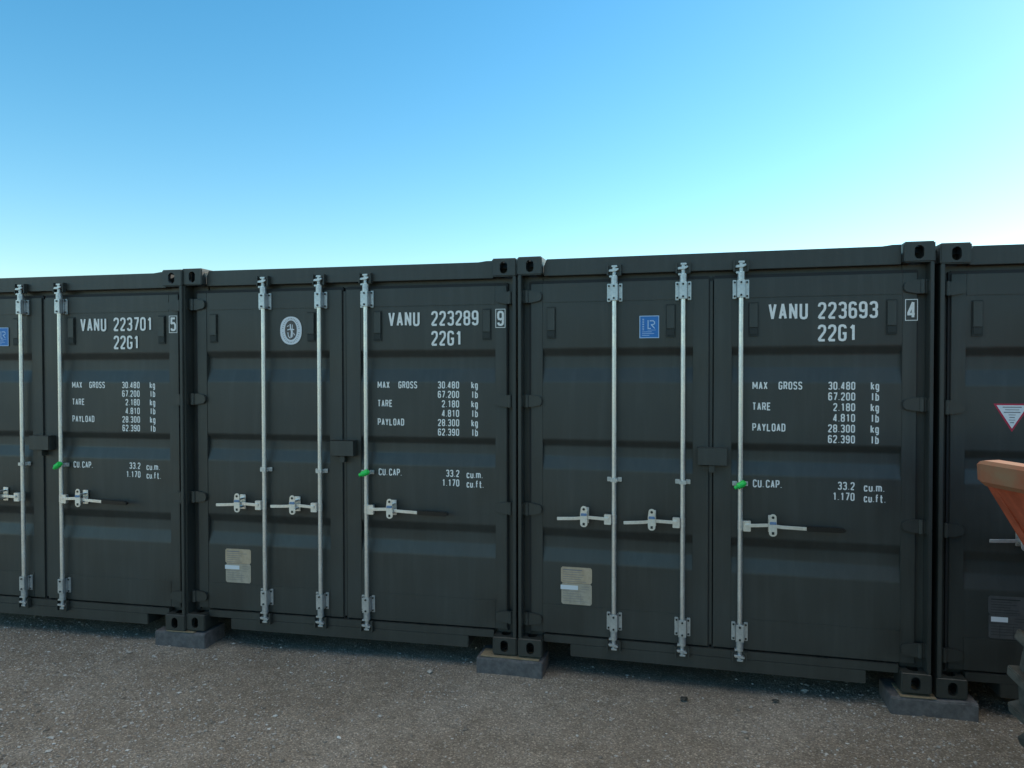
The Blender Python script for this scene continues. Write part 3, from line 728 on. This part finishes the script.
# ------------------------------------------------------------------ orange site dumper, facing left, only its front corner is in the picture
D = root('site_dumper', 'orange site dumper at the right edge with a worn cream skip lip and lugged tyres', 'dumper', (2.068-2.375*math.cos(R(20))+(-.68)*math.sin(R(20)), -1.6-2.375*math.sin(R(20))-(-.68)*math.cos(R(20)), 0), R(20))
def wheel(x, y0, y1, out, r=.55, z=GZ+.545):
    mid = (y0+y1)/2; hw = abs(y1-y0)/2
    prof = [(-hw*.75, r*.55), (-hw, r*.62), (-hw*1.02, r*.80), (-hw*.88, r*.90), (-hw*.5, r*.93), (hw*.5, r*.93), (hw*.88, r*.90), (hw*1.02, r*.80), (hw, r*.62), (hw*.75, r*.55)]
    t = add('wheel', D, MB().lathe([(hw*.70, r*.54), (hw*.2, r*.5), (hw*.2*out*-1, r*.1), (-hw*.2, r*.5), (-hw*.7, r*.54), (-hw*.72, r*.57), (hw*.72, r*.57)], (x, mid, z)), M['cream'])
    tm = MB().lathe(prof, (x, mid, z)).mesh('tyre', M['tyre'], 0, True)
    to = bpy.data.objects.new('tyre', tm); COL.objects.link(to); to.parent = t
    m = MB(); n = 22
    for i in range(n):
        for sgn in (-1, 1):
            a = 2*math.pi*(i+(.5 if sgn > 0 else 0))/n; ra, rb = r*.90, r*1.0
            vs = []
            for rr in (ra, rb):
                for (t_, da) in ((sgn*hw*1.00, .00), (sgn*hw*1.00, .085), (-sgn*hw*.06, .185), (-sgn*hw*.06, .115)):
                    k = 1 if rr > ra else 1.15; ang = a+da*(1 if rr < rb else .92)+(0 if rr < rb else .004)
                    rad = rr-(.03*r if abs(t_) > hw*.9 else 0)
                    vs.append((x+rad*math.cos(ang), mid+t_, z+rad*math.sin(ang)))
            m.add(vs, [(0, 1, 2, 3), (4, 7, 6, 5), (0, 4, 5, 1), (1, 5, 6, 2), (2, 6, 7, 3), (3, 7, 4, 0)])
    lo = bpy.data.objects.new('tread_lugs', m.mesh('tread_lugs', M['tyre'], .006)); COL.objects.link(lo); lo.parent = t
    for k in range(6):
        a = k*math.pi/3
    bo = MB()
    for k in range(6): a = k*math.pi/3; bo.tube((x+.11*math.cos(a), mid+out*hw*.28, z+.11*math.sin(a)), (x+.11*math.cos(a), mid+out*hw*.45, z+.11*math.sin(a)), .014, 8)
    ho = bpy.data.objects.new('hub', bo.tube((x, mid+out*hw*.2, z), (x, mid+out*hw*.5, z), .07, 20).mesh('hub', M['orange'])); COL.objects.link(ho); ho.parent = t
X0 = 2.375                                             # skip lip front
YN, YF = -2.35, -.68                                   # near / far side of the skip
wheel(3.49, -.62, -.24, 1, .6, GZ+.60); wheel(3.51, -2.79, -2.41, -1, .6, GZ+.60); wheel(4.88, -.62, -.24, 1); wheel(4.88, -2.79, -2.41, -1)
def skip():
    # side outline in (x,z); open-topped tub with sloping front
    o = [(2.435, 1.44), (2.90, .80), (3.15, .66), (3.65, .66), (4.02, .88), (4.02, 1.60), (3.80, 1.62), (3.2, 1.56), (2.435, 1.50)]
    m = MB(); t_ = .012
    m.prism(o, 'y', YF-.03-t_, YF-.03); m.prism(o, 'y', YN+.03, YN+.03+t_)
    for (a, b) in zip(o[:5], o[1:6]):
        d = Vector((b[0]-a[0], b[1]-a[1])).normalized(); n_ = Vector((-d.y, d.x))*t_
        m.prism([a, b, (b[0]+n_.x, b[1]+n_.y), (a[0]+n_.x, a[1]+n_.y)], 'y', YN+.03+t_, YF-.03-t_)
    for yy in (-1.15, -1.9): m.prism([(2.46, 1.38), (2.90, .77), (2.87, .74), (2.42, 1.37)], 'y', yy, yy+.06)
    return m
add('skip', D, skip(), M['orange'], None, .003)
lip = MB()
# front lip: deep folded rim with a rounded far corner
n = 8
def lipsec(y, x0): return [(x0, y)]
prof = [(X0+.022, 1.300), (X0+.004, 1.325), (X0, 1.420), (X0+.014, 1.438), (X0+.075, 1.440), (X0+.075, 1.428), (X0+.018, 1.426), (X0+.012, 1.415), (X0+.012, 1.330), (X0+.070, 1.300), (X0+.070, 1.288)]
vs = []; ysec = [YF, YF-.02, YF-.05]+[YF-.05-(YF-YN-.1)*i/12 for i in range(1, 13)]+[YN+.02, YN]
for y in ysec:
    e = min(abs(y-YF), abs(y-YN)); k = .024*(1-min(1, e/.05))**2
    for (px, pz) in prof: vs.append((px+k*1.2*(1 if px < X0+.05 else .2), y, 1.4875+(pz-1.37)*.68*(1-.35*min(1, k/.024))))
k_ = len(prof); fs = [tuple(range(k_)), tuple(range((len(ysec)-1)*k_+k_-1, (len(ysec)-1)*k_-1, -1))]
for i in range(len(ysec)-1):
    for j in range(k_): fs.append((i*k_+j, (i+1)*k_+j, (i+1)*k_+(j+1) % k_, i*k_+(j+1) % k_))
lip.add(vs, fs)
add('skip_lip', D, lip, M['cream'], 'worn cream and rust coloured skip lip')
add('gusset', D, MB().prism([(2.435, 1.441), (2.500, 1.441), (2.95, .80), (2.88, .78)], 'y', YF-.045, YF-.005), M['orange'])
add('chassis', D, MB().box(2.95, 5.25, -1.80, -1.28, .30, .46).box(3.9, 5.35, -1.92, -1.16, .44, .56).box(3.37, 3.53, -2.5, -.53, .36, .50).box(4.80, 4.96, -2.5, -.53, .36, .50), M['tyre'], None, .01)
add('engine_cover', D, MB().prism([(4.35, .56), (5.45, .56), (5.45, 1.02), (5.30, 1.14), (4.45, 1.14), (4.35, 1.04)], 'y', -1.98, -1.10), M['orange'], None, .02)
add('seat', D, MB().box(4.55, 5.0, -1.78, -1.3, 1.15, 1.25).prism([(4.92, 1.25), (5.02, 1.25), (5.10, 1.66), (5.03, 1.68)], 'y', -1.78, -1.3), M['seat'], None, .02)
add('roll_bar', D, MB().tube((5.28, -1.98, .95), (5.28, -1.98, 2.35), .03).tube((5.28, -1.10, .95), (5.28, -1.10, 2.35), .03).tube((5.28, -1.99, 2.34), (5.28, -1.09, 2.34), .03), M['tyre'], None)
add('steering_wheel', D, MB().tube((4.22, -1.54, .90), (4.36, -1.54, 1.30), .025).lathe([(1.30+.016*math.cos(q*math.pi/4), .18+.016*math.sin(q*math.pi/4)) for q in range(8)], (0, 0, 0)) if False else MB().tube((4.14, -1.54, .80), (4.34, -1.54, 1.32), .025).tube((4.335, -1.54, 1.315), (4.345, -1.54, 1.34), .19, 28), M['seat'], None)
